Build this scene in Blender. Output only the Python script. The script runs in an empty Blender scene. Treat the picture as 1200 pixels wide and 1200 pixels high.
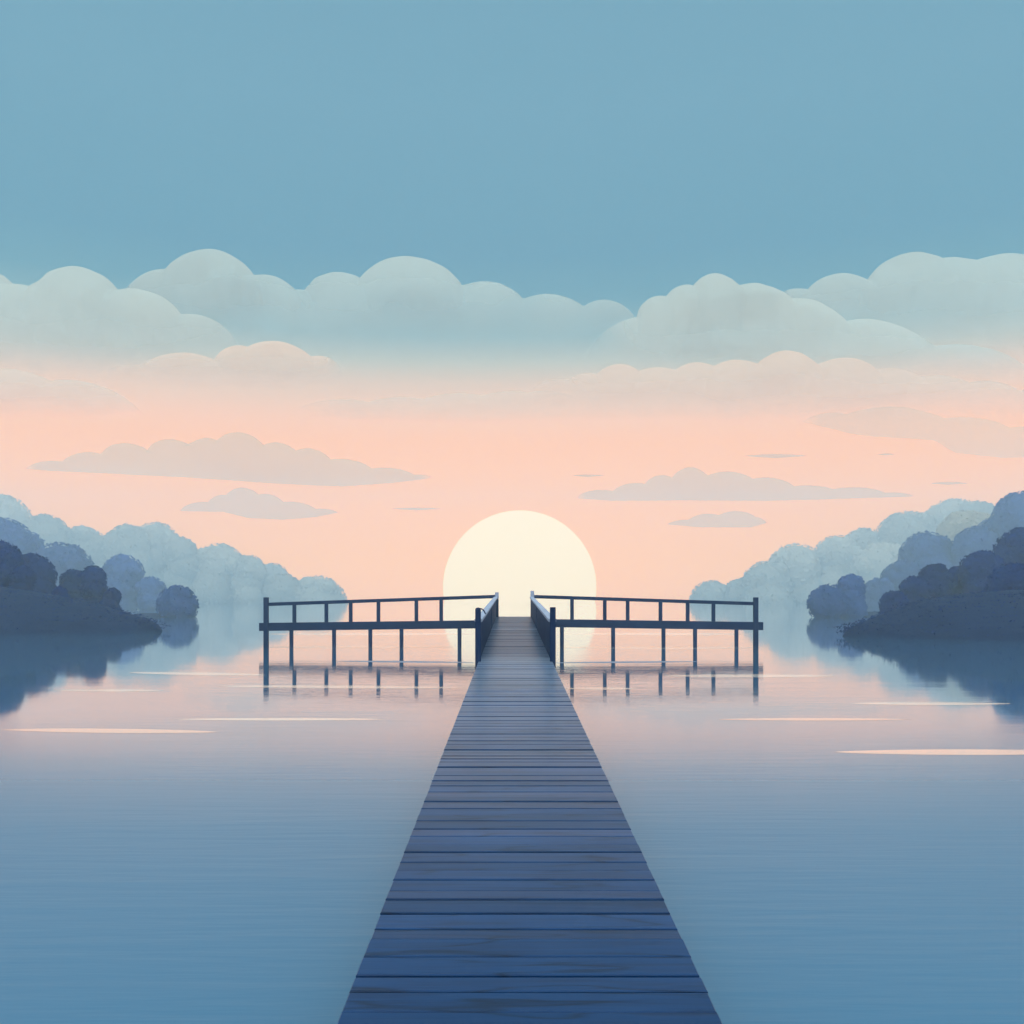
import bpy, bmesh, math, random
import numpy as np
from mathutils import Vector, noise

scene = bpy.context.scene
C = scene.collection
PI = math.pi

# ------------------------------------------------------------------ camera
F = 1100.0          # focal length in pixels of the 1200 px frame
HY = 702.0          # row of the horizon
CAMZ = 2.23         # eye height above the water
cam_d = bpy.data.cameras.new('camera')
cam = bpy.data.objects.new('camera', cam_d)
C.objects.link(cam)
cam.location = (0, 0, CAMZ)
cam.rotation_euler = (math.radians(90), 0, 0)
cam_d.sensor_width = 36
cam_d.lens = 36 * F / 1200
cam_d.shift_y = (HY - 600) / 1200
cam_d.clip_end = 20000
cam_d.clip_start = 0.05
scene.camera = cam

def wx(px, Y): return (px - 600) * Y / F
def wz(py, Y): return CAMZ - (py - HY) * Y / F
def shoreY(py): return F * CAMZ / (py - HY)

# ------------------------------------------------------------------ helpers
def srgb(h):
    h = h.lstrip('#')
    v = [int(h[i:i+2], 16) / 255 for i in (0, 2, 4)]
    return [x / 12.92 if x <= .04045 else ((x + .055) / 1.055) ** 2.4 for x in v]

def tag(o, label=None, cat=None, group=None, kind=None):
    if label: o['label'] = label
    if cat: o['category'] = cat
    if group: o['group'] = group
    if kind: o['kind'] = kind
    return o

def empty(name, loc=(0, 0, 0)):
    o = bpy.data.objects.new(name, None)
    C.objects.link(o)
    o.location = loc
    o.empty_display_size = 0.2
    return o

def link(name, verts, faces, mat, parent=None, smooth=False):
    me = bpy.data.meshes.new(name)
    me.from_pydata([tuple(v) for v in verts], [], faces)
    me.update()
    if mat: me.materials.append(mat)
    if smooth:
        me.polygons.foreach_set('use_smooth', [True] * len(me.polygons))
    o = bpy.data.objects.new(name, me)
    C.objects.link(o)
    if parent:
        o.parent = parent
        me.transform(__import__('mathutils').Matrix.Translation(-Vector(parent.location)))
    return o

def link_bm(name, bm, mat, parent=None, smooth=False):
    me = bpy.data.meshes.new(name)
    bm.normal_update()
    bm.to_mesh(me); bm.free()
    if mat: me.materials.append(mat)
    if smooth:
        me.polygons.foreach_set('use_smooth', [True] * len(me.polygons))
    o = bpy.data.objects.new(name, me)
    C.objects.link(o)
    if parent:
        o.parent = parent
        me.transform(__import__('mathutils').Matrix.Translation(-Vector(parent.location)))
    return o

def hexa(bm, c):
    """box from 8 corners: bottom 4 (ccw from above) then top 4"""
    v = [bm.verts.new(p) for p in c]
    for f in ((3, 2, 1, 0), (4, 5, 6, 7), (0, 1, 5, 4), (1, 2, 6, 5), (2, 3, 7, 6), (3, 0, 4, 7)):
        bm.faces.new([v[i] for i in f])
    return v

def box(bm, x0, x1, y0, y1, z0, z1):
    return hexa(bm, [(x0, y0, z0), (x1, y0, z0), (x1, y1, z0), (x0, y1, z0),
                     (x0, y0, z1), (x1, y0, z1), (x1, y1, z1), (x0, y1, z1)])

def bevel(bm, w, seg=2):
    bmesh.ops.bevel(bm, geom=list(bm.edges), offset=w, segments=seg, profile=.5, affect='EDGES')

def tube(bm, p0, p1, r0, r1, n=10, wob=0):
    p0, p1 = Vector(p0), Vector(p1)
    d = (p1 - p0).normalized()
    a = d.orthogonal().normalized(); b = d.cross(a)
    rings = []
    for k, (p, r) in enumerate(((p0, r0), (p1, r1))):
        rings.append([bm.verts.new(p + a * r * math.cos(2 * PI * i / n) + b * r * math.sin(2 * PI * i / n)) for i in range(n)])
    for i in range(n):
        j = (i + 1) % n
        bm.faces.new((rings[0][i], rings[0][j], rings[1][j], rings[1][i]))
    bm.faces.new(rings[0][::-1]); bm.faces.new(rings[1])

# ------------------------------------------------------------------ materials
def new_mat(name):
    m = bpy.data.materials.new(name)
    m.use_nodes = True
    nt = m.node_tree
    for n in list(nt.nodes): nt.nodes.remove(n)
    out = nt.nodes.new('ShaderNodeOutputMaterial')
    return m, nt, out

def N(nt, t, **kw):
    n = nt.nodes.new(t)
    for k, v in kw.items():
        if k.startswith('_'): setattr(n, k[1:], v)
        else: n.inputs[k.replace('__', ' ')].default_value = v
    return n

def mix_rgb(nt, fac, a, b):
    m = nt.nodes.new('ShaderNodeMix'); m.data_type = 'RGBA'
    for sock, v in ((m.inputs[0], fac), (m.inputs[6], a), (m.inputs[7], b)):
        if hasattr(v, 'links') or hasattr(v, 'is_linked'): nt.links.new(v, sock)
        elif isinstance(v, (int, float)): sock.default_value = v
        else: sock.default_value = (*v[:3], 1)
    return m.outputs[2]

def wood(name, col, dark, rough=.45, axis='X', gscale=1.0, grain=.55, bump=.25, spec=.05, sheen=0, boards=False):
    m, nt, out = new_mat(name)
    tc = N(nt, 'ShaderNodeTexCoord')
    mp = N(nt, 'ShaderNodeMapping')
    s = {'X': (.9, 14, 14), 'Y': (14, .9, 14), 'Z': (14, 14, .9)}[axis]
    mp.inputs['Scale'].default_value = [v * gscale for v in s]
    nt.links.new(tc.outputs['Object'], mp.inputs['Vector'])
    n1 = N(nt, 'ShaderNodeTexNoise', Scale=1.0, Detail=6.0, Roughness=.6)
    n1.inputs['Distortion'].default_value = .6
    nt.links.new(mp.outputs[0], n1.inputs['Vector'])
    cr = N(nt, 'ShaderNodeMapRange')
    cr.inputs['From Min'].default_value = .36; cr.inputs['From Max'].default_value = .52
    nt.links.new(n1.outputs[0], cr.inputs['Value'])
    n2 = N(nt, 'ShaderNodeTexNoise', Scale=.9, Detail=4.0)
    nt.links.new(tc.outputs['Object'], n2.inputs['Vector'])
    c1 = mix_rgb(nt, cr.outputs[0], [a * (1 - grain) + b * grain for a, b in zip(col, dark)], col)
    mr2 = N(nt, 'ShaderNodeMapRange'); mr2.inputs['To Min'].default_value = 0; mr2.inputs['To Max'].default_value = .35
    mr2.inputs['From Min'].default_value = .35; mr2.inputs['From Max'].default_value = .7
    nt.links.new(n2.outputs[0], mr2.inputs['Value'])
    c2 = mix_rgb(nt, mr2.outputs[0], c1, [min(1, c * 1.5 + .01) for c in col])
    b = N(nt, 'ShaderNodeBsdfPrincipled', Roughness=rough)
    b.inputs['Specular IOR Level'].default_value = spec
    b.inputs['Sheen Weight'].default_value = sheen; b.inputs['Sheen Roughness'].default_value = .2; b.inputs['Sheen Tint'].default_value = (.70, .88, 1, 1)
    if boards:      # every board its own tone, with long wavy cracks along the grain
        at = N(nt, 'ShaderNodeAttribute', _attribute_name='tone')
        mp3 = N(nt, 'ShaderNodeMapping'); mp3.inputs['Scale'].default_value = (.55, 5.5, 0)
        cb = N(nt, 'ShaderNodeCombineXYZ'); nt.links.new(at.outputs['Fac'], cb.inputs[0])
        vm = N(nt, 'ShaderNodeVectorMath', _operation='MULTIPLY_ADD')
        vm.inputs[1].default_value = (37, 0, 0)
        nt.links.new(cb.outputs[0], vm.inputs[0]); nt.links.new(tc.outputs['Object'], vm.inputs[2])
        nt.links.new(vm.outputs[0], mp3.inputs['Vector'])
        n3 = N(nt, 'ShaderNodeTexNoise', Scale=1.0, Detail=2.0); n3.inputs['Distortion'].default_value = .3
        nt.links.new(mp3.outputs[0], n3.inputs['Vector'])
        su = N(nt, 'ShaderNodeMath', _operation='SUBTRACT'); su.inputs[1].default_value = .5
        nt.links.new(n3.outputs[0], su.inputs[0])
        ab_ = N(nt, 'ShaderNodeMath', _operation='ABSOLUTE'); nt.links.new(su.outputs[0], ab_.inputs[0])
        m3 = N(nt, 'ShaderNodeMapRange'); m3.inputs['From Max'].default_value = .022
        m3.inputs['To Min'].default_value = .5; m3.inputs['To Max'].default_value = 1
        nt.links.new(ab_.outputs[0], m3.inputs['Value'])
        m4 = N(nt, 'ShaderNodeMapRange'); m4.inputs['To Min'].default_value = .80; m4.inputs['To Max'].default_value = 1.18
        nt.links.new(at.outputs['Fac'], m4.inputs['Value'])
        mm = N(nt, 'ShaderNodeMath', _operation='MULTIPLY')
        nt.links.new(m3.outputs[0], mm.inputs[0]); nt.links.new(m4.outputs[0], mm.inputs[1])
        sc2 = N(nt, 'ShaderNodeVectorMath', _operation='SCALE')
        nt.links.new(c2, sc2.inputs[0]); nt.links.new(mm.outputs[0], sc2.inputs['Scale'])
        c2 = sc2.outputs[0]
        sh = N(nt, 'ShaderNodeMath', _operation='MULTIPLY'); sh.inputs[1].default_value = sheen
        nt.links.new(m3.outputs[0], sh.inputs[0]); nt.links.new(sh.outputs[0], b.inputs['Sheen Weight'])
    nt.links.new(c2, b.inputs['Base Color'])
    bp = N(nt, 'ShaderNodeBump', Strength=bump, Distance=.01)
    nt.links.new(n1.outputs[0], bp.inputs['Height'])
    nt.links.new(bp.outputs[0], b.inputs['Normal'])
    nt.links.new(b.outputs[0], out.inputs['Surface'])
    return m

NAVY = (.003, .028, .086)
NAVY_D = (.004, .012, .038)
M_deck = wood('weathered blue deck boards', NAVY, NAVY_D, rough=.32, axis='X', grain=.8, bump=.12, spec=.18, sheen=.42, boards=True)
M_beam = wood('blue painted beam', (.002, .013, .050), (.001, .007, .028), rough=.8, axis='X', gscale=.7, grain=.5)
M_post = wood('blue painted post', (.002, .013, .050), (.001, .007, .028), rough=.8, axis='Z', gscale=.8, grain=.5)
M_panel = wood('blue boarded panel', (.004, .017, .058), (.002, .009, .034), rough=.6, axis='Y', gscale=.5, grain=.5)
M_pale = wood('handrail with painted sky light', (.30, .30, .36), (.2, .2, .26), rough=.6, axis='Y', gscale=1, grain=.5)  # sky and sun light on rails and post tops, put into the colour
M_iron = wood('dark iron', (.02, .03, .06), (.01, .015, .03), rough=.4, axis='Z')

def foliage(name, c0, c1):
    m, nt, out = new_mat(name)
    tc = N(nt, 'ShaderNodeTexCoord'); oi = N(nt, 'ShaderNodeObjectInfo')
    nz = N(nt, 'ShaderNodeTexNoise', Scale=.5, Detail=5.0, Roughness=.65)
    nt.links.new(tc.outputs['Object'], nz.inputs['Vector'])
    mr = N(nt, 'ShaderNodeMapRange'); mr.inputs['From Min'].default_value = .32; mr.inputs['From Max'].default_value = .68
    nt.links.new(nz.outputs[0], mr.inputs['Value'])
    c = mix_rgb(nt, mr.outputs[0], c0, c1)
    hs = N(nt, 'ShaderNodeHueSaturation')
    mv = N(nt, 'ShaderNodeMapRange'); mv.inputs['To Min'].default_value = .8; mv.inputs['To Max'].default_value = 1.2
    nt.links.new(oi.outputs['Random'], mv.inputs['Value'])
    nt.links.new(mv.outputs[0], hs.inputs['Value']); nt.links.new(c, hs.inputs['Color'])
    d = N(nt, 'ShaderNodeBsdfDiffuse'); t = N(nt, 'ShaderNodeBsdfTranslucent')
    nt.links.new(hs.outputs[0], d.inputs[0]); nt.links.new(hs.outputs[0], t.inputs[0])
    mx = N(nt, 'ShaderNodeMixShader', Fac=.25)
    nt.links.new(d.outputs[0], mx.inputs[1]); nt.links.new(t.outputs[0], mx.inputs[2])
    nt.links.new(mx.outputs[0], out.inputs['Surface'])
    return m
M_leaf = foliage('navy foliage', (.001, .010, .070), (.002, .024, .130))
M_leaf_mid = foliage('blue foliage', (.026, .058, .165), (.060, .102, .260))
M_leaf_pale = foliage('foliage with painted haze', (.38, .30, .21), (.48, .37, .26))  # paler leaf colour for the far trees, haze painted in
M_bark = wood('dark bark', (.05, .05, .06), (.02, .02, .03), rough=.9, axis='Z')

def earth(name, c0, c1, sc):
    m, nt, out = new_mat(name)
    tc = N(nt, 'ShaderNodeTexCoord')
    nz = N(nt, 'ShaderNodeTexNoise', Scale=sc, Detail=8.0, Roughness=.7)
    nt.links.new(tc.outputs['Object'], nz.inputs['Vector'])
    c = mix_rgb(nt, nz.outputs[0], c0, c1)
    b = N(nt, 'ShaderNodeBsdfPrincipled', Roughness=.9)
    b.inputs['Specular IOR Level'].default_value = .1
    nt.links.new(c, b.inputs['Base Color'])
    bp = N(nt, 'ShaderNodeBump', Strength=.8, Distance=.3)
    nt.links.new(nz.outputs[0], bp.inputs['Height']); nt.links.new(bp.outputs[0], b.inputs['Normal'])
    nt.links.new(b.outputs[0], out.inputs['Surface'])
    return m
M_bank = earth('dark heath covered bank', (.001, .006, .030), (.004, .018, .060), .8)

def water_mat():
    m, nt, out = new_mat('lake water')
    tc = N(nt, 'ShaderNodeTexCoord')
    geo = tc.outputs['Object']
    hs = []
    for sc3, k, det in (((.8, 7.0, 1), 1.0, 3.0), ((.06, .5, 1), 3.5, 2.0)):
        mp = N(nt, 'ShaderNodeMapping'); mp.inputs['Scale'].default_value = sc3
        nt.links.new(geo, mp.inputs['Vector'])
        nz = N(nt, 'ShaderNodeTexNoise', Scale=1.0, Detail=det, Roughness=.5)
        nt.links.new(mp.outputs[0], nz.inputs['Vector'])
        mu = N(nt, 'ShaderNodeMath', _operation='MULTIPLY'); mu.inputs[1].default_value = k
        nt.links.new(nz.outputs[0], mu.inputs[0]); hs.append(mu.outputs[0])
    ad = N(nt, 'ShaderNodeMath', _operation='ADD')
    nt.links.new(hs[0], ad.inputs[0]); nt.links.new(hs[1], ad.inputs[1])
    # a light breeze ruffles the near water and a patch round the pier; the rest lies calm
    fs = []
    for loc, scl, lo_, hi_, amt in (((0, -30 / 14, 0), (1 / 12, 1 / 14, 0), .5, 1.25, .42), ((0, 0, 0), (0, 1 / 15, 0), .50, 1.28, 1.0)):
        mp = N(nt, 'ShaderNodeMapping', _vector_type='POINT')
        mp.inputs['Scale'].default_value = scl; mp.inputs['Location'].default_value = loc
        nt.links.new(geo, mp.inputs['Vector'])
        ln = N(nt, 'ShaderNodeVectorMath', _operation='LENGTH'); nt.links.new(mp.outputs[0], ln.inputs[0])
        mr = N(nt, 'ShaderNodeMapRange', _interpolation_type='SMOOTHSTEP')
        mr.inputs['From Min'].default_value = lo_; mr.inputs['From Max'].default_value = hi_
        mr.inputs['To Min'].default_value = amt; mr.inputs['To Max'].default_value = .05
        nt.links.new(ln.outputs['Value'], mr.inputs['Value']); fs.append(mr.outputs[0])
    mr = N(nt, 'ShaderNodeMath', _operation='MAXIMUM')
    nt.links.new(fs[0], mr.inputs[0]); nt.links.new(fs[1], mr.inputs[1])
    bp = N(nt, 'ShaderNodeBump', Distance=WATER_BUMP)
    nt.links.new(mr.outputs[0], bp.inputs['Strength'])
    nt.links.new(ad.outputs[0], bp.inputs['Height'])
    b = N(nt, 'ShaderNodeBsdfPrincipled', Roughness=.02, IOR=1.36)
    rr = N(nt, 'ShaderNodeMapRange')            # ripples too fine to model: the near water is less of a mirror
    rr.inputs['From Min'].default_value = .05; rr.inputs['From Max'].default_value = 1.0
    rr.inputs['To Min'].default_value = .045; rr.inputs['To Max'].default_value = .36
    nt.links.new(fs[1], rr.inputs['Value']); nt.links.new(rr.outputs[0], b.inputs['Roughness'])
    b.inputs['Coat Weight'].default_value = .7; b.inputs['Coat IOR'].default_value = 1.33
    nt.links.new(rr.outputs[0], b.inputs['Coat Roughness']); nt.links.new(bp.outputs[0], b.inputs['Coat Normal'])
    b.inputs['Base Color'].default_value = (.040, .130, .208, 1)
    nt.links.new(bp.outputs[0], b.inputs['Normal'])
    nt.links.new(b.outputs[0], out.inputs['Surface'])
    return m
WATER_BUMP = .0055
M_water = water_mat()

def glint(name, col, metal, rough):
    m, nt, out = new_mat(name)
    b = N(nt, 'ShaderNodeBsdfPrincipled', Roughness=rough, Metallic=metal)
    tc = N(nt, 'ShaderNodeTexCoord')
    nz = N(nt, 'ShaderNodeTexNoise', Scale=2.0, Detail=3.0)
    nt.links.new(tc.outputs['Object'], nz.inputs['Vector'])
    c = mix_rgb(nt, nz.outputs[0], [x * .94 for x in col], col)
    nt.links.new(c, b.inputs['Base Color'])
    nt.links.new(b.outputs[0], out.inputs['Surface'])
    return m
M_glint = glint('pale painted glint on the water', (.98, .80, .66), .52, .12)  # bright glints of the water, put into the colour of thin strips
M_glint_near = glint('pinkish painted glint on the water', (.98, .68, .54), .60, .12)
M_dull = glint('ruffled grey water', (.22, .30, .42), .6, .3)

def cloud_mat(name, col, amax, fade0, fade1, trans=.35, xf=.05):
    m, nt, out = new_mat(name)
    tc = N(nt, 'ShaderNodeTexCoord')
    sp = N(nt, 'ShaderNodeSeparateXYZ')
    nt.links.new(tc.outputs['Generated'], sp.inputs[0])
    nz = N(nt, 'ShaderNodeTexNoise', Scale=.012, Detail=4.0, Roughness=.55)
    nt.links.new(tc.outputs['Object'], nz.inputs['Vector'])
    ad = N(nt, 'ShaderNodeMath', _operation='MULTIPLY_ADD')
    ad.inputs[1].default_value = .22; 
    nt.links.new(nz.outputs[0], ad.inputs[0]); nt.links.new(sp.outputs[2], ad.inputs[2])
    mr = N(nt, 'ShaderNodeMapRange', _interpolation_type='SMOOTHSTEP')
    mr.inputs['From Min'].default_value = fade0 + .11; mr.inputs['From Max'].default_value = fade1 + .11
    mr.inputs['To Min'].default_value = 0; mr.inputs['To Max'].default_value = amax
    nt.links.new(ad.outputs[0], mr.inputs['Value'])
    ends = mr.outputs[0]                        # the wisps thin out towards both ends too
    for f0, f1 in ((0, xf), (1, 1 - xf)) if xf else ():
        me = N(nt, 'ShaderNodeMapRange', _interpolation_type='SMOOTHSTEP')
        me.inputs['From Min'].default_value = f0; me.inputs['From Max'].default_value = f1
        nt.links.new(sp.outputs[0], me.inputs['Value'])
        mu = N(nt, 'ShaderNodeMath', _operation='MULTIPLY')
        nt.links.new(ends, mu.inputs[0]); nt.links.new(me.outputs[0], mu.inputs[1]); ends = mu.outputs[0]
    d = N(nt, 'ShaderNodeBsdfDiffuse'); t = N(nt, 'ShaderNodeBsdfTranslucent')
    d.inputs[0].default_value = (*col, 1); t.inputs[0].default_value = (*col, 1)
    mx = N(nt, 'ShaderNodeMixShader', Fac=trans)
    nt.links.new(d.outputs[0], mx.inputs[1]); nt.links.new(t.outputs[0], mx.inputs[2])
    tr = N(nt, 'ShaderNodeBsdfTransparent')
    m2 = N(nt, 'ShaderNodeMixShader')
    nt.links.new(ends, m2.inputs[0]); nt.links.new(tr.outputs[0], m2.inputs[1]); nt.links.new(mx.outputs[0], m2.inputs[2])
    nt.links.new(m2.outputs[0], out.inputs['Surface'])
    return m

# ------------------------------------------------------------------ air
DENS = .0018
BOX_Y, BOX_TOP = 540.0, 62.0
HAZE_COL = (.84, .95, .98)
HAZE_S = (.51, .74, .88)        # what the air scatters, measured from renders
m, nt, out = new_mat('thin blue air')
pv = N(nt, 'ShaderNodeVolumePrincipled', Density=DENS, Anisotropy=.2)
pv.inputs['Color'].default_value = (*HAZE_COL, 1)
nt.links.new(pv.outputs[0], out.inputs['Volume'])
bm = bmesh.new()
box(bm, -460, 460, -34, BOX_Y, -2.0, BOX_TOP)
tag(link_bm('haze', bm, m), kind='stuff')

def trans_at(py):
    e = math.atan2(HY - py, F)
    d = BOX_Y / math.cos(e) if e < 1e-3 else min(BOX_Y / math.cos(e), (BOX_TOP - CAMZ) / math.sin(e))
    return math.exp(-DENS * d)

# ------------------------------------------------------------------ sky
# colour of the sky as seen at rows of the photograph -> radiance of the sky behind the air
SKY = [(-150, '#78a6bb'), (0, '#78a6bb'), (130, '#79a7bc'), (300, '#77a6bb'), (350, '#7dabbc'), (395, '#95b9c2'), (425, '#bdc9c6'), (450, '#dacec5'), (475, '#ead1c4'), (498, '#f6d1c1'),
       (520, '#fad0bd'), (600, '#fad5c1'), (660, '#fbd8c5'), (702, '#fadac9')]
world = bpy.data.worlds.new('World')
scene.world = world
world.use_nodes = True
nt = world.node_tree
for n in list(nt.nodes): nt.nodes.remove(n)
wout = nt.nodes.new('ShaderNodeOutputWorld')
tc = N(nt, 'ShaderNodeTexCoord')
sep = N(nt, 'ShaderNodeSeparateXYZ'); nt.links.new(tc.outputs['Generated'], sep.inputs[0])
ab = N(nt, 'ShaderNodeMath', _operation='ABSOLUTE'); nt.links.new(sep.outputs[2], ab.inputs[0])
SC = 4.0
def ramp(pts):
    r = nt.nodes.new('ShaderNodeValToRGB')
    r.color_ramp.interpolation = 'LINEAR'
    el = r.color_ramp.elements
    pts = sorted(pts)
    el[0].position, el[0].color = pts[0][0], (*[c / SC for c in pts[0][1]], 1)
    el[1].position, el[1].color = pts[-1][0], (*[c / SC for c in pts[-1][1]], 1)
    for p, c in pts[1:-1]:
        e = el.new(p); e.color = (*[x / SC for x in c], 1)
    nt.links.new(ab.outputs[0], r.inputs[0])
    return r
ADJ = (1, 1, 1)
front = []
for py, h in SKY:
    T = trans_at(py)
    L = [max(.02, (c - (1 - T) * s) / T) for c, s in zip(srgb(h), HAZE_S)]
    front.append((max(0, math.sin(math.atan2(HY - py, F))), L))
front.append((.80, (.95, 1.4, 1.7)))
front.append((1.0, (1.5, 2.0, 2.25)))
back = [(0, (1.5, 1.65, 1.8)), (.25, (1.45, 1.8, 2.0)), (.6, (1.35, 1.85, 2.15)), (1.0, (1.5, 2.0, 2.25))]
rf, rb = ramp(front), ramp(back)
az = N(nt, 'ShaderNodeMapRange', _interpolation_type='SMOOTHSTEP')
az.inputs['From Min'].default_value = -.35; az.inputs['From Max'].default_value = .75
nt.links.new(sep.outputs[1], az.inputs['Value'])
# high up the azimuth no longer matters
grad = mix_rgb(nt, az.outputs[0], rb.outputs[0], rf.outputs[0])
bg = N(nt, 'ShaderNodeBackground', Strength=SC)
nt.links.new(grad, bg.inputs[0])
SUN_EL = math.radians(1.0)
sky = nt.nodes.new('ShaderNodeTexSky'); sky.sky_type = 'NISHITA'; sky.sun_disc = False
sky.sun_elevation = SUN_EL; sky.sun_rotation = 0.0
bg2 = N(nt, 'ShaderNodeBackground', Strength=.008)
nt.links.new(sky.outputs[0], bg2.inputs[0])
add = nt.nodes.new('ShaderNodeAddShader')
nt.links.new(bg.outputs[0], add.inputs[0]); nt.links.new(bg2.outputs[0], add.inputs[1])
nt.links.new(add.outputs[0], wout.inputs['Surface'])

# sun lamp: the light of the low misty sun, as wide as its disc
ld = bpy.data.lights.new('sun_lamp', 'SUN')
ld.energy = .02; ld.angle = math.radians(8.8); ld.color = (1, .86, .68)
lo = bpy.data.objects.new('sun_lamp', ld); C.objects.link(lo)
lo.location = (0, 300, 30)
lo.rotation_euler = (-(PI / 2 - SUN_EL), 0, -math.atan(9 / F))      # shines towards -Y, slightly down

# sun disc
SY = 2600.0
m, nt, out = new_mat('misty sun glow')
T = trans_at(660)
sc_ = [(c - (1 - T) * s) / T for c, s in zip(srgb('#fbf4e1'), HAZE_S)]
em = N(nt, 'ShaderNodeEmission', Strength=1.09); em.inputs[0].default_value = (*sc_, 1)
nt.links.new(em.outputs[0], out.inputs['Surface'])
bm = bmesh.new(); bmesh.ops.create_uvsphere(bm, u_segments=96, v_segments=48, radius=89.5 * SY / F)
so = link_bm('sun', bm, m, smooth=True)
so.location = (wx(609, SY), SY, wz(688, SY))
tag(so, 'huge pale cream sun sitting on the horizon behind the pier', 'sun')

# ------------------------------------------------------------------ water
xs = np.linspace(-455, 455, 3); ys = np.linspace(-30, 536, 3)
link_w = link('water', [(x, y, 0) for y in ys for x in xs],
              [(j * 3 + i, j * 3 + i + 1, j * 3 + i + 4, j * 3 + i + 3) for j in range(2) for i in range(2)], M_water)
tag(link_w, kind='structure')

# ------------------------------------------------------------------ clouds
def cloud(x0, x1, arcs, bottom, Y, mat, label, group, depth=.5, step=2.0, bulge=60):
    """arcs: (cx, top, rx, ry) bumps; bottom: polyline of rows; a rounded body swept along x"""
    n = max(24, int((x1 - x0) / step))
    bx = [p[0] for p in bottom]; by = [p[1] for p in bottom]
    ring = 24
    V, Fc = [], []
    rnd = random.Random(len(label) * 7 + int(x0))
    off = Vector((rnd.uniform(0, 99), rnd.uniform(0, 99), 0))
    xs_ = np.linspace(x0, x1, n + 1)
    B = np.interp(xs_, bx, by); T_ = B - .3
    for a in arcs:
        cx, ty = a[0], a[1]; rx = a[2]; ry = a[3] if len(a) > 3 else a[2]
        u = np.clip((xs_ - cx) / rx, -1, 1)
        T_ = np.where(np.abs((xs_ - cx) / rx) < 1, np.minimum(T_, ty + ry - ry * np.sqrt(1 - u * u)), T_)
    HZ = (B - T_) / 2
    kk = max(1, int(24 / step)) | 1
    HS = np.convolve(np.pad(HZ, kk // 2, mode='edge'), np.ones(kk) / kk, 'valid')
    for i in range(n + 1):
        x, b, t, hz = xs_[i], B[i], T_[i], HZ[i]
        mid = (b + t) / 2
        e = min(1, 4 * min(i, n - i) / n)
        dep = (min(HS[i] * depth * 2, bulge) * Y / F) * (.25 + .75 * e) + .5
        for k in range(ring):
            a = 2 * PI * k / ring
            ca, sa = math.cos(a), math.sin(a)
            yy = Y + dep * ca
            nn = noise.fractal(Vector((x * .014, (mid - hz * sa) * .025, 0)) + off, 1, 2, 3)
            yy += dep * .45 * nn * abs(ca)
            V.append((wx(x, Y), yy, wz(mid - hz * sa, Y)))
    for i in range(n):
        for k in range(ring):
            q = (k + 1) % ring
            Fc.append((i * ring + k, i * ring + q, (i + 1) * ring + q, (i + 1) * ring + k))
    Fc.append(tuple(range(ring))); Fc.append(tuple(range(n * ring, n * ring + ring))[::-1])
    o = link('cloud', V, Fc, mat, smooth=True)
    return tag(o, label, 'cloud', group)

WHITE = (.45, .41, .32)
CREAM = (.76, .42, .25)  # cream and beige clouds: the sun's warm glow is mixed into their colour
MC_hi = cloud_mat('pale blue cloud', WHITE, .58, .14, .88, xf=.03)
MC_hi2 = cloud_mat('grey white cloud', (.48, .42, .32), .66, .05, .65, xf=.02)
MC_right = cloud_mat('grey white cloud with a soft end', (.48, .42, .32), .66, .05, .65, xf=.13)
MC_cream = cloud_mat('cream cloud', CREAM, .70, .22, .95, xf=.12)
MC_faint = cloud_mat('faint beige patch', (.74, .40, .20), .24, -.6, -.3, xf=.10)
MC_thin = cloud_mat('thin cream veil', CREAM, .38, .22, .95, xf=.25)
MC_flat = cloud_mat('beige flat cloud', (.74, .38, .17), .40, -.6, -.3, xf=.04)

G1 = 'tall billowing clouds in the blue of the sky'
G2 = 'low cream clouds at the top of the peach sky'
G3 = 'flat beige clouds in the peach sky'
cloud(905, 1640, [(935, 338, 40), (985, 321, 50), (1065, 299, 54), (1110, 305, 90), (1180, 301, 140), (1280, 310, 110), (1400, 324, 110), (1520, 346, 120)],
      [(905, 356), (930, 440), (1560, 446), (1640, 425)], 1500, MC_hi, 'large blue grey cloud bank rising towards the right edge, two rounded tops', G1)
cloud(138, 764, [(195, 316, 60), (245, 294, 63), (313, 325, 45), (352, 341, 26), (400, 322, 46), (480, 303, 73), (567, 333, 64), (642, 346, 68), (708, 352, 42)],
      [(138, 376), (190, 446), (700, 446), (740, 440), (764, 400)], 1420, MC_hi, 'widest blue grey cloud bank left of centre with five rounded tops', G1)
cloud(-460, 285, [(-360, 352, 90), (-260, 330, 90), (-160, 322, 80), (-80, 306, 80), (-14, 318, 34), (27, 336, 60), (95, 316, 50), (160, 340, 62), (222, 368, 62)],
      [(-460, 430), (-380, 448), (230, 448), (270, 436), (285, 412)], 1330, MC_hi2, 'grey white cloud bank at left edge with one high rounded bump', G1)
cloud(672, 1400, [(757, 371, 75), (772, 348, 26), (802, 336, 26), (835, 323, 28), (878, 334.5, 48), (930, 352, 70), (1010, 376, 120), (1120, 404, 130), (1240, 424, 130)],
      [(672, 440), (700, 456), (860, 460), (1400, 462)], 1330, MC_right, 'grey white cloud right of centre with four small humps beside the blue gap', G1)
cloud(120, 408, [(150, 428, 60), (215, 414, 90), (282, 406, 32), (322, 401, 62), (374, 417, 30)],
      [(120, 462), (380, 468), (400, 455), (408, 440)], 1240, MC_cream, 'small cream cloud with five low humps below the left blue bank', G2)
cloud(-140, 190, [(0, 432, 130), (80, 446, 120), (-70, 430, 130)], [(-140, 508), (150, 506), (190, 490)], 1180, MC_cream, 'faint cream cloud low at the left edge of the sky', G2)
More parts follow.
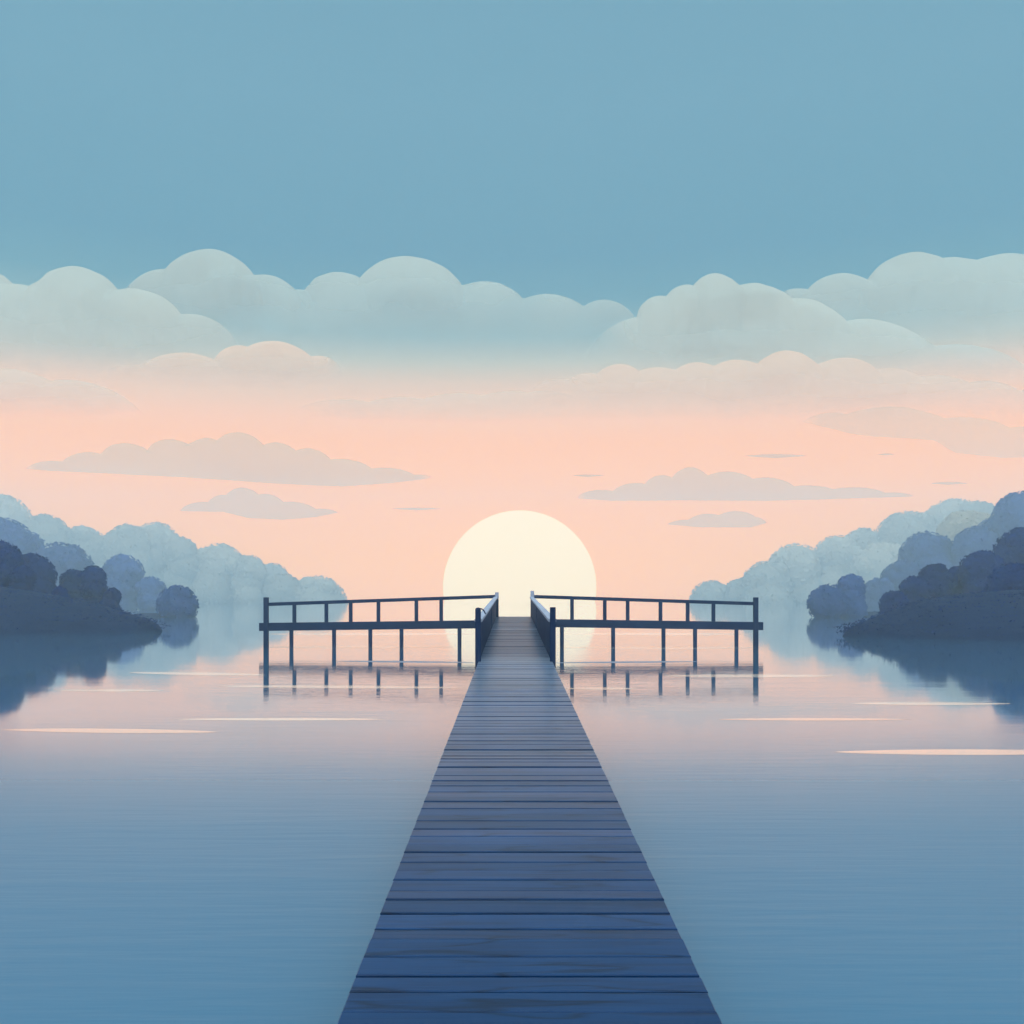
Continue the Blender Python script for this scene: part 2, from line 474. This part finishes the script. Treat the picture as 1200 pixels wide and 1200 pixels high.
cloud(340, 690, [(400, 468, 140), (470, 466, 130), (540, 461, 130), (600, 459, 120), (640, 458, 80)], [(340, 496), (380, 508), (650, 510), (690, 495)], 1180, MC_thin, 'faint cream cloud strip above the sun in the middle of the sky', G2)
cloud(605, 1340, [(655, 444, 50), (690, 437, 40), (725, 427, 34), (770, 431, 60), (815, 426, 42), (862, 423, 56), (918, 413, 42), (985, 421, 64), (1040, 432, 70), (1095, 440, 70), (1150, 447, 80), (1230, 452, 110)],
      [(605, 480), (640, 510), (1200, 522), (1340, 515)], 1180, MC_cream, 'longest cream cloud spread low across the right half with many small humps', G2)
cloud(25, 510, [(62, 540, 34, 14), (105, 530, 36, 24), (150, 520, 40, 40), (205, 516, 34, 40), (245, 514, 30, 40), (284, 508, 34, 46), (325, 519, 36, 44), (362, 526, 34, 36), (400, 538, 44, 26), (450, 548, 40, 16), (490, 556, 22, 8)],
      [(25, 549), (60, 552), (200, 558), (320, 566), (400, 570), (460, 566), (510, 560)], 1100, MC_flat, 'largest flat beige cloud, domed in the middle, left of the sun', G3, depth=.9)
cloud(208, 400, [(240, 588, 30, 14), (262, 580, 20, 20), (286, 572, 24, 26), (312, 579, 26, 26), (340, 588, 34, 16), (375, 596, 24, 8)],
      [(208, 599), (262, 600), (290, 607), (330, 609), (370, 606), (400, 600)], 1060, MC_flat, 'small flat beige cloud with a hump, just above the left trees', G3, depth=.9)
cloud(672, 1075, [(705, 574, 32, 14), (745, 566, 34, 24), (775, 557, 26, 30), (808, 548, 28, 36), (850, 553, 44, 34), (895, 560, 44, 30), (945, 569, 50, 20), (1000, 571, 44, 14), (1045, 577, 28, 6)],
      [(672, 584), (720, 587), (800, 586), (900, 587), (1000, 584), (1075, 582)], 1100, MC_flat, 'long flat beige cloud, humped at its left half, right of the sun', G3, depth=.9)
cloud(776, 902, [(805, 609, 26, 10), (830, 602, 28, 16), (862, 599, 30, 18), (885, 606, 14, 10)],
      [(776, 614), (820, 618), (880, 618), (902, 612)], 1060, MC_flat, 'small flat beige cloud just above the pale right trees', G3, depth=.9)
cloud(930, 1300, [(975, 484, 44, 26), (1040, 478, 80, 36), (1120, 490, 80, 36), (1200, 500, 80, 36)],
      [(930, 492), (1000, 508), (1100, 516), (1130, 530), (1180, 536), (1300, 534)], 1140, MC_faint, 'faint beige cloud patch near right edge under the cream cloud', G3, depth=.9)
for x0, x1, y, t, lab in ((458, 518, 596.5, 3, 'tiny beige cloud sliver just left above the sun'),
                          (670, 708, 557.5, 2.6, 'tiny beige cloud sliver right above the sun'),
                          (872, 946, 534.5, 4, 'thin beige cloud sliver above the long right cloud'),
                          (1028, 1048, 532.5, 2, 'shortest thin beige cloud sliver near the right patch'),
                          (1090, 1134, 566.5, 3, 'thin beige cloud sliver above the right wooded shore')):
    cloud(x0, x1, [((x0 + x1) / 2, y - t / 2, (x1 - x0) / 2, t * .6)], [(x0, y), ((x0 + x1) / 2, y + t / 2), (x1, y)], 1120, MC_flat, lab, G3, depth=2.0)

# ------------------------------------------------------------------ shores
def mound(name, Y, half, prof, mat, seed=0, scrub=0):
    """ridge of land along x at distance Y, narrowing to a point where it is low; prof = (px, row of its top)"""
    px = [p[0] for p in prof]; pr = [p[1] for p in prof]
    hmax = max(wz(r, Y) for r in pr)
    nx, ny = 200, 30
    V, Fc, mi = [], [], []
    for j in range(ny + 1):
        v = -1 + 2 * j / ny
        for i in range(nx + 1):
            x = px[0] + (px[-1] - px[0]) * i / nx
            X = wx(x, Y)
            h = max(-.1, wz(float(np.interp(x, px, pr)), Y))
            s = max(0, 1 - v * v)
            z = (h + .5) * s ** .6 - .5
            z += .10 * h * noise.fractal(Vector((X * .12 + seed, v * 3, 0)), 1, 2, 4) * s
            V.append((X, Y + half * v * (max(h, 0) / hmax) ** .8 + .02 * v, z))
    for j in range(ny):
        for i in range(nx):
            a = j * (nx + 1) + i
            Fc.append((a, a + 1, a + nx + 2, a + nx + 1))
    nf = len(Fc)
    rg = np.random.default_rng(seed + 50)
    for q in range(scrub):                      # low scrub leaves hugging the ground
        a = Vector(V[int(rg.integers(0, len(V)))]) + Vector((rg.normal(0, .25), rg.normal(0, .1), -.02))
        if a.z < .2: continue
        sz = LEAF_PX * Y / F * rg.uniform(.3, .65)
        nr = Vector((rg.normal(0, .5), rg.normal(-.2, .5), 1)).normalized()
        u = nr.orthogonal().normalized(); w = nr.cross(u)
        c = a + Vector((0, 0, rg.uniform(0, .5) * sz))
        k = len(V)
        V += [tuple(c - u * sz), tuple(c - w * sz * .5), tuple(c + u * sz), tuple(c + w * sz * .5)]
        Fc.append((k, k + 1, k + 2, k + 3))
    o = link(name, V, Fc, mat)
    o.data.materials.append(M_leaf)
    for p in o.data.polygons:
        p.use_smooth = p.index < nf
        if p.index >= nf: p.material_index = 1
    return tag(o, kind='structure')
LEAF_PX = 3.0
YN, YD, YM, YL, YF = 64.0, 82.0, 200.0, 455.0, 505.0
mound('bank', YN, 9, [(-160, 668), (-60, 682), (0, 690), (60, 697), (100, 706), (140, 717), (172, 726), (182, 732), (192, 742)], M_bank, seed=1, scrub=9000)
mound('bank', 56, 8, [(988, 745), (1000, 735), (1020, 727), (1050, 716), (1083, 705), (1120, 700), (1160, 697), (1220, 694), (1320, 684)], M_bank, seed=2, scrub=9000)
mound('shore', YM + 6, 12, [(-200, 700), (0, 705), (120, 710), (215, 717), (228, 721)], M_bank, seed=3)
mound('shore', YM + 6, 12, [(952, 721), (965, 716), (1080, 710), (1200, 705), (1400, 700)], M_bank, seed=4)
mound('shore', 121, 6, [(150, 723), (170, 718), (215, 718), (232, 723.5)], M_bank, seed=7)
mound('shore', 121, 6, [(948, 723.5), (965, 718), (1010, 717), (1060, 716), (1090, 723)], M_bank, seed=8)
mound('hill', YL + 14, 26, [(-200, 650), (0, 660), (170, 672), (300, 690), (390, 705), (402, 709)], M_bank, seed=5)
mound('hill', YL + 14, 26, [(812, 709), (830, 704), (930, 688), (1060, 668), (1200, 652), (1400, 645)], M_bank, seed=6)

# ------------------------------------------------------------------ trees
ICO = None
def ico(sub):
    b = bmesh.new(); bmesh.ops.create_icosphere(b, subdivisions=sub, radius=1)
    V = np.array([v.co[:] for v in b.verts]); Fc = [tuple(v.index for v in f.verts) for f in b.faces]
    b.free(); return V, Fc
ICO_V, ICO_F = ico(3)
LEAF_PX = 3.0

def make_tree(x, top, r, Y, label, group, name='tree', cat='tree', fill=True, seed=0):
    rng = np.random.default_rng(seed)
    R = r * Y / F
    X0 = wx(x, Y)
    base_row = HY + F * CAMZ / Y
    lobes = [(X0, Y, wz(top + r, Y), R)]
    if fill:
        row = top + r * 1.75; k = 0
        while row < base_row + .1 * r:
            rf_ = r * rng.uniform(.86, 1.08)
            lobes.append((wx(x + rng.uniform(-.28, .28) * r, Y), Y + rng.uniform(-.5, .2) * R, wz(row, Y), rf_ * Y / F))
            row += rf_ * .8; k += 1
    # smaller bumps on the shoulders
    for k in range(4):
        a = rng.uniform(.1, PI - .1); rr = R * rng.uniform(.28, .42)
        lobes.append((X0 + math.cos(a) * (R - rr * .93), Y - rng.uniform(-.2, .5) * R, lobes[0][2] + math.sin(a) * (R - rr * .93), rr))
    L = np.array(lobes)
    root = empty(name, (X0, Y, 0))
    tag(root, label, cat, group)
    V, Fc, nv = [], [], 0
    # inner mass
    for lx, ly, lz, lr in lobes:
        P = ICO_V.copy()
        disp = np.array([noise.noise(Vector(p * 2.6) + Vector((seed * 3.1, lx, lz))) for p in P])
        P = P * (lr * (.93 + .05 * disp))[:, None] + np.array([lx, ly, lz])
        P[:, 2] = np.maximum(P[:, 2], -.15)
        V.append(P); Fc += [tuple(i + nv for i in f) for f in ICO_F]; nv += len(P)
    # leaf clumps
    s = LEAF_PX * Y / F
    for li, (lx, ly, lz, lr) in enumerate(lobes):
        n = int(4 * PI * lr * lr / (s * s) * 1.0)
        d = rng.normal(size=(n, 3)); d /= np.linalg.norm(d, axis=1)[:, None]
        rad = lr * (1 + rng.normal(0, .018, n) - .012) 
        P = d * rad[:, None] + np.array([lx, ly, lz])
        keep = P[:, 2] > .05
        for mj, (ox, oy, oz, orr) in enumerate(lobes):
            if mj != li:
                keep &= np.linalg.norm(P - np.array([ox, oy, oz]), axis=1) > orr * .93
        P, d = P[keep], d[keep]; n = len(P)
        if not n: continue
        nr = d + rng.normal(0, .45, (n, 3)); nr /= np.linalg.norm(nr, axis=1)[:, None]
        u = np.cross(nr, rng.normal(size=(n, 3))); u /= np.linalg.norm(u, axis=1)[:, None]
        w = np.cross(nr, u)
        sz = s * rng.uniform(.55, 1.15, n)[:, None]
        q = np.stack([P - u * sz * .8, P - w * sz * .45, P + u * sz * .8, P + w * sz * .45], axis=1).reshape(-1, 3)
        V.append(q)
        Fc += [(nv + 4 * i, nv + 4 * i + 1, nv + 4 * i + 2, nv + 4 * i + 3) for i in range(n)]
        nv += 4 * n
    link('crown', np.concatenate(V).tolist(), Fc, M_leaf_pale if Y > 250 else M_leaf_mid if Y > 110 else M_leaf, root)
    # trunk with limbs
    bm = bmesh.new()
    zt = max(lobes[0][2], .6); tr = max(.06, R * .07)
    tube(bm, (X0, Y, -.2), (X0, Y, zt * .6), tr, tr * .7)
    tube(bm, (X0, Y, zt * .58), (X0 + R * .15, Y, zt + R * .3), tr * .7, tr * .2)
    for sg in (-1, 1):
        tube(bm, (X0, Y, zt * .5), (X0 + sg * R * .55, Y + sg * R * .2, zt + R * .1), tr * .5, tr * .15, 8)
    link_bm('trunk', bm, M_bark, root, smooth=True)
    return root

GL = 'pale misty trees on the left shore'
GR = 'pale misty trees on the right shore'
GLm = 'blue grey trees on the left shore'
GRm = 'blue grey trees on the right shore'
GLd = 'dark trees on the left bank'
GRd = 'dark trees on the right bank'
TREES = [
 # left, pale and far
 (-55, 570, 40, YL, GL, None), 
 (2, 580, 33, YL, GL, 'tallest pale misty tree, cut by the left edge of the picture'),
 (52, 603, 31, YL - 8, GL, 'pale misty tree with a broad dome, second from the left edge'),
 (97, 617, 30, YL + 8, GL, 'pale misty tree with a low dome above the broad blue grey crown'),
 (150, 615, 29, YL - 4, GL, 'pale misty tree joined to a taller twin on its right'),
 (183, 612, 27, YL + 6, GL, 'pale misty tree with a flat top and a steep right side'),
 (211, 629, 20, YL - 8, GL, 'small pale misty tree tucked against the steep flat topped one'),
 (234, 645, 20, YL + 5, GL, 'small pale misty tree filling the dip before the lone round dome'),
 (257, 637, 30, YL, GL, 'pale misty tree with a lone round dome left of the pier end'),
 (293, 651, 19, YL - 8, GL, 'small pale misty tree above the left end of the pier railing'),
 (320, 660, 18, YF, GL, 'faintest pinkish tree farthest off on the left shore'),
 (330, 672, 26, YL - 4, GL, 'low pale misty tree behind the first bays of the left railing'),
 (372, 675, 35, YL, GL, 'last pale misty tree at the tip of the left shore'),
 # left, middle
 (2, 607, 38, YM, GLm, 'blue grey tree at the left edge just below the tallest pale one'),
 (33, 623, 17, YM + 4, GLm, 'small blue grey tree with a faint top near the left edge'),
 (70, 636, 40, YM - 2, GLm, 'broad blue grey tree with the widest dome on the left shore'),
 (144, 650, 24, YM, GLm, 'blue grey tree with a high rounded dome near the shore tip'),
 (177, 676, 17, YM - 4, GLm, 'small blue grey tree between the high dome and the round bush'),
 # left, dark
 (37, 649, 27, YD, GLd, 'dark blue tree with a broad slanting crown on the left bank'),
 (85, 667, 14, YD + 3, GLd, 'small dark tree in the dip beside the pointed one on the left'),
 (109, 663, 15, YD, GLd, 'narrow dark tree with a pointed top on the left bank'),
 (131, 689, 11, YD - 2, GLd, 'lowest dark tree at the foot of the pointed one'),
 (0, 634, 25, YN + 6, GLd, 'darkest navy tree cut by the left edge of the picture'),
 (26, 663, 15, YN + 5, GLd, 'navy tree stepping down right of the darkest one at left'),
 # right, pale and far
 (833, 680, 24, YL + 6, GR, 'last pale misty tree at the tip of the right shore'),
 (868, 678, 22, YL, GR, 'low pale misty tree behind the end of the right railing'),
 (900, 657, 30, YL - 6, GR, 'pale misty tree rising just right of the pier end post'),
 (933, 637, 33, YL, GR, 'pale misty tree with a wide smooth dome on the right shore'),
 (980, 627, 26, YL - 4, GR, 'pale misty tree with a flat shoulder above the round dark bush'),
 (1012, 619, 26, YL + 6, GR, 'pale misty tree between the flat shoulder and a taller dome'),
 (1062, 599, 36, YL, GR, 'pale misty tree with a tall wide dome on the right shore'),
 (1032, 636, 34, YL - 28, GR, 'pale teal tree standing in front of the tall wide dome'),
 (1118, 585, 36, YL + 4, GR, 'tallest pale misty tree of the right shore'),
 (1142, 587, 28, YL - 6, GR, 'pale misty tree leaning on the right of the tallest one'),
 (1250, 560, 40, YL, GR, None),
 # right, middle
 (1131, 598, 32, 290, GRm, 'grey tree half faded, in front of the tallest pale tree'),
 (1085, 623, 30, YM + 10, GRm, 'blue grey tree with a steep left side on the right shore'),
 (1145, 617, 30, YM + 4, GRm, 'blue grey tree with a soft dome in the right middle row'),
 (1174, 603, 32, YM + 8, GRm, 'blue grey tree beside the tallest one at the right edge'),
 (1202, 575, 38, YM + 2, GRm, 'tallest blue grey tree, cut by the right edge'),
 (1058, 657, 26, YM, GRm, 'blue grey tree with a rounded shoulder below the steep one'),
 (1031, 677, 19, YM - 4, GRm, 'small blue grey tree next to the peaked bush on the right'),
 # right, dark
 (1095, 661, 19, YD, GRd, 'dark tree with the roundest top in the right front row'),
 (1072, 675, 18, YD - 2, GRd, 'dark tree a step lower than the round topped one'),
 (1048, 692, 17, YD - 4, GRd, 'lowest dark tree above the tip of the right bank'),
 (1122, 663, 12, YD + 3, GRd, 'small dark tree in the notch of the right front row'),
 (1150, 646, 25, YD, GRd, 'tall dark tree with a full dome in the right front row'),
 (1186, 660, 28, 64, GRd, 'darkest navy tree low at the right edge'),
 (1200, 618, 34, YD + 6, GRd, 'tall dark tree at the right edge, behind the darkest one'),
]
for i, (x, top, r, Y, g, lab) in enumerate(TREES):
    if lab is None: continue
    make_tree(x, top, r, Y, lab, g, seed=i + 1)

make_tree(208, 686, 23.5, 118, 'round ball shaped blue bush at the tip of the left shore', None, 'bush', 'bush', fill=False, seed=71)
make_tree(970, 685, 23, 116, 'round blue bush at the water edge, tip of the right shore', None, 'bush', 'bush', fill=False, seed=72)
make_tree(997, 673, 17, 119, 'peaked blue bush beside the round one on the right shore', None, 'bush', 'bush', fill=True, seed=73)
make_tree(70, 687, 9, YN + 3, 'tiny navy bush on the slope of the left bank', None, 'bush', 'bush', fill=True, seed=74)

# ------------------------------------------------------------------ pier
PX = .075                                   # axis of the walkway
SL = (HY - 675) / F
Y2 = 43.0
def dz(Y): return CAMZ - 21 * Y2 / F - (Y2 - Y) * SL if Y < Y2 else CAMZ - 21 * Y2 / F
pier = empty('pier', (PX, 1.0, 0))
tag(pier, 'dark blue wooden pier with a boarded walkway and two railed wings', 'pier')
HW = .81
rng = random.Random(5)
def set_tones(o, tones, faces_per):
    at = o.data.attributes.new('tone', 'FLOAT', 'FACE')
    n = len(o.data.polygons)
    at.data.foreach_set('value', [tones[min(i // faces_per, len(tones) - 1)] for i in range(n)])
V, Fc, tones = [], [], []
Y = -2.0
while Y < Y2 + .85:
    w = rng.choice((.14, .16, .18, .20, .23)) * rng.uniform(.95, 1.05)
    gap = rng.choice((.012, .015, .018, .022))
    if rng.random() < .16: gap = .034
    if Y > 18: w *= 2.0; gap *= 2.4
    j = rng.uniform(-.004, .004); t0 = rng.uniform(-.003, .003)
    l, r_ = PX - HW + rng.uniform(-.002, .002), PX + HW + rng.uniform(-.002, .002)
    sk = rng.uniform(-.002, .002)
    a, b = dz(Y) + j, dz(Y + w) + j + t0
    c = .006
    k = len(V)
    V += [(l, Y - sk, a - .045), (r_, Y + sk, a - .045), (r_, Y + w + sk, b - .045), (l, Y + w - sk, b - .045),
          (l, Y - sk, a - c), (r_, Y + sk, a - c), (r_, Y + w + sk, b - c), (l, Y + w - sk, b - c),
          (l + c, Y - sk + c, a), (r_ - c, Y + sk + c, a), (r_ - c, Y + w + sk - c, b), (l + c, Y + w - sk - c, b)]
    for f in ((3, 2, 1, 0), (0, 1, 5, 4), (1, 2, 6, 5), (2, 3, 7, 6), (3, 0, 4, 7), (4, 5, 9, 8), (5, 6, 10, 9), (6, 7, 11, 10), (7, 4, 8, 11), (8, 9, 10, 11)):
        Fc.append(tuple(k + q for q in f))
    tones.append(rng.random())
    Y += w + gap
deck = link('deck', V, Fc, M_deck, pier)
set_tones(deck, tones, 10)
def sloped_beam(name, xc, w, zo0, zo1, y0, y1, mat):
    bm = bmesh.new()
    hexa(bm, [(xc - w / 2, y0, dz(y0) + zo0), (xc + w / 2, y0, dz(y0) + zo0), (xc + w / 2, y1, dz(y1) + zo0), (xc - w / 2, y1, dz(y1) + zo0),
              (xc - w / 2, y0, dz(y0) + zo1), (xc + w / 2, y0, dz(y0) + zo1), (xc + w / 2, y1, dz(y1) + zo1), (xc - w / 2, y1, dz(y1) + zo1)])
    bevel(bm, .008, 2)
    return link_bm(name, bm, mat, pier)
for s in (-1, 1):
    sloped_beam('stringer', PX + s * .55, .12, -.29, -.05, -2, Y2 + .6, M_beam)
YP = 20.6
def post(name, X, Y, z0, z1, w, mat=None, round_top=False, d=None):
    bm = bmesh.new()
    d = d or w
    box(bm, X - w / 2, X + w / 2, Y - d / 2, Y + d / 2, z0, z1)
    bevel(bm, min(w * .35, .05) if round_top else .012, 3 if round_top else 2)
    return link_bm(name, bm, mat or M_post, pier)
# gate posts near, and the posts where the side rails meet the wings
post('gate_post', PX - HW - .01, YP, dz(YP) - .32, wz(712, YP), .125, round_top=True)
post('gate_post', PX + HW + .01, YP, dz(YP) - .32, wz(711.5, YP), .125)
for X, top in ((wx(582.3, Y2), 694), (wx(623.8, Y2), 692.3)):
    o = post('gate_post', X, Y2, dz(Y2) - .3, wz(top + 8, Y2), .16)
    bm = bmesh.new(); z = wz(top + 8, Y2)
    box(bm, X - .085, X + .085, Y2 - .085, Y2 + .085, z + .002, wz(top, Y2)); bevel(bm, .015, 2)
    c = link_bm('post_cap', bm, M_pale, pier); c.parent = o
    c.data.transform(__import__('mathutils').Matrix.Identity(4))
# side panels and handrails of the walkway
for s in (-1, 1):
    xc = PX + s * (HW + .005)
    bm = bmesh.new()
    for y0, y1 in ((YP + .75, 33.0), (33.5, Y2 - .75), (Y2 - .45, Y2 - .1)):
        hexa(bm, [(xc - .02, y0, dz(y0) - .12), (xc + .02, y0, dz(y0) - .12), (xc + .02, y1, dz(y1) - .12), (xc - .02, y1, dz(y1) - .12),
                  (xc - .02, y0, dz(y0) + .86), (xc + .02, y0, dz(y0) + .86), (xc + .02, y1, dz(y1) + .86), (xc - .02, y1, dz(y1) + .86)])
    link_bm('side_panel', bm, M_panel, pier)
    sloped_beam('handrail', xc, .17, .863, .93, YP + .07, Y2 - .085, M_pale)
# hook on the left gate post
bm = bmesh.new()
pts = [(PX - HW + .03, YP - .03, wz(713, YP)), (PX - HW + .09, YP - .03, wz(714, YP)), (PX - HW + .13, YP - .03, wz(716.5, YP)), (PX - HW + .155, YP - .03, wz(719.5, YP))]
for a, b in zip(pts, pts[1:]): tube(bm, a, b, .016, .014, 8)
link_bm('hook', bm, M_iron, pier, smooth=True)

def lerp_beam(name, xa, xb, za, zb, h, y0, y1, mat):
    bm = bmesh.new()
    hexa(bm, [(xa, y0, za - h), (xb, y0, zb - h), (xb, y1, zb - h), (xa, y1, za - h),
              (xa, y0, za), (xb, y0, zb), (xb, y1, zb), (xa, y1, za)])
    bevel(bm, .01, 2)
    return link_bm(name, bm, mat, pier)
WINGS = [  # outer px, inner px, beam rows (outer, inner), rail rows, post px, pile px, end post px
 (304, 576, (730, 726.8), (706.3, 697.3), (345, 382.5, 411, 443.5, 488, 517), (341.5, 391.5, 434, 470.5, 538.5), 312),
 (894, 628, (729, 725.3), (705.5, 697.3), (670.3, 708.7, 735.5, 774, 805.8, 836), (658.5, 718.5, 777.5, 814.5, 863), 885.5)]
for xo, xi, bmr, rr, posts, piles, ep in WINGS:
    def zb(px, off=0): return wz(bmr[0] + (bmr[1] - bmr[0]) * (px - xo) / (xi - xo), Y2) - off
    def zr(px): return wz(rr[0] + (rr[1] - rr[0]) * (px - ep) / (xi - ep), Y2)
    XA, XB = wx(xo, Y2), wx(xi, Y2)
    lerp_beam('beam', XA, XB, zb(xo), zb(xi), 9.4 * Y2 / F, Y2 - .08, Y2 + .08, M_beam)
    lerp_beam('rear_beam', XA, XB, zb(xo) - .02, zb(xi) - .02, .30, Y2 + .92, Y2 + 1.06, M_beam)
    # boards of the wing
    bm = bmesh.new(); n = 44
    sg = 1 if XB > XA else -1
    for k in range(n):
        a, b = XA + (XB - XA) * k / n, XA + (XB - XA) * (k + .96) / n
        za, zb_ = zb(xo + (xi - xo) * k / n, .03), zb(xo + (xi - xo) * (k + .96) / n, .03)
        x0, x1, z0, z1 = (a, b, za, zb_) if a < b else (b, a, zb_, za)
        hexa(bm, [(x0, Y2 + .083, z0 - .05), (x1, Y2 + .083, z1 - .05), (x1, Y2 + .915, z1 - .05), (x0, Y2 + .915, z0 - .05),
                  (x0, Y2 + .083, z0), (x1, Y2 + .083, z1), (x1, Y2 + .915, z1), (x0, Y2 + .915, z0)])
    link_bm('wing_deck', bm, M_deck, pier)
    xg = 582.3 if xi < 600 else 623.8
    lerp_beam('top_rail', wx(ep, Y2), wx(xg, Y2) + (.078 if xg > 600 else -.078), zr(ep), zr(xg), 4.0 * Y2 / F, Y2 - .06, Y2 + .06, M_beam)
    for p in posts:
        post('rail_post', wx(p, Y2), Y2, zb(p) + .003, zr(p) - 3.9 * Y2 / F, .165, d=.11)
    post('end_post', wx(ep, Y2), Y2 - .02, -.8, wz(700, Y2), .205)
    for p in piles:
        bm = bmesh.new()
        tube(bm, (wx(p, Y2), Y2, -.9), (wx(p, Y2), Y2, zb(p) - .33), .085, .095, 14)
        link_bm('pile', bm, M_post, pier, smooth=True)
# piles under the walkway
for Yp in (2.5, 8.0, 14.0, 20.6, 28.0, 35.5):
    for s in (-1, 1):
        bm = bmesh.new()
        tube(bm, (PX + s * .69, Yp, -.9), (PX + s * .69, Yp, dz(Yp) - .05), .075, .07, 14)
        link_bm('pile', bm, M_post, pier, smooth=True)

# ------------------------------------------------------------------ streaks of light on the water, painted as thin strips
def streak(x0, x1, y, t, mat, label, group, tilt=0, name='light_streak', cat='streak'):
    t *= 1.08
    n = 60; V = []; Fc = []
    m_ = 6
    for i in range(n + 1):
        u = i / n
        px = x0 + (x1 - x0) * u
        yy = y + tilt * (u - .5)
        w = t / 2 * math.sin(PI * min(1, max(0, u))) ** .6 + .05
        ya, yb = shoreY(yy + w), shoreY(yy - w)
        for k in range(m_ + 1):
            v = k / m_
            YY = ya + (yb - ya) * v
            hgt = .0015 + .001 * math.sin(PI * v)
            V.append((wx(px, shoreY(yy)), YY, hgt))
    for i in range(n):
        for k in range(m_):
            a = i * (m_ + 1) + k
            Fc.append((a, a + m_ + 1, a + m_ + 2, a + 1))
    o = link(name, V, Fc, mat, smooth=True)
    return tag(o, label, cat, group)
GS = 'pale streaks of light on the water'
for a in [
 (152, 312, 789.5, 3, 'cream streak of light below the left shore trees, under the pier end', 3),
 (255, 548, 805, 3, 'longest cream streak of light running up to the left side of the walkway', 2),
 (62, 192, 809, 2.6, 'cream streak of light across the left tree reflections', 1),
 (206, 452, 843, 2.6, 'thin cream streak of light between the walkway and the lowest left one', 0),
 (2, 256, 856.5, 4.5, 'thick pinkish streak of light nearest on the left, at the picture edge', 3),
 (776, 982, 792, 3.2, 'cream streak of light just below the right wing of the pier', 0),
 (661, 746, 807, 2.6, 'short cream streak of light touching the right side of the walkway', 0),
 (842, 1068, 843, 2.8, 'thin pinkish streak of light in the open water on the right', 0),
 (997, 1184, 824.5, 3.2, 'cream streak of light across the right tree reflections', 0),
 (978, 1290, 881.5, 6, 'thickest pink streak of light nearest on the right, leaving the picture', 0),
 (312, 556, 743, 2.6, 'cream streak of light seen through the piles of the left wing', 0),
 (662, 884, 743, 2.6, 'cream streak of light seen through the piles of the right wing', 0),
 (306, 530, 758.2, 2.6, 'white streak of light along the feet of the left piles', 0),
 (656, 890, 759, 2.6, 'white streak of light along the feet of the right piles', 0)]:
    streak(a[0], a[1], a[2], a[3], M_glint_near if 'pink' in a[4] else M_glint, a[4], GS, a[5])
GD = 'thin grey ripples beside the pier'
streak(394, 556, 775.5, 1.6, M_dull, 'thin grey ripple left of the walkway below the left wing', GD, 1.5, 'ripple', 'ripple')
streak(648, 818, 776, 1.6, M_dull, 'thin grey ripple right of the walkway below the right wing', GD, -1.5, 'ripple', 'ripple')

# ------------------------------------------------------------------ view and render settings
scene.view_settings.view_transform = 'Standard'
scene.view_settings.look = 'None'
scene.view_settings.exposure = 0
scene.view_settings.gamma = 1
scene.view_settings.use_curve_mapping = False
scene.cycles.transparent_max_bounces = 32
scene.cycles.max_bounces = 8
scene.cycles.volume_bounces = 2
scene.cycles.use_denoising = True
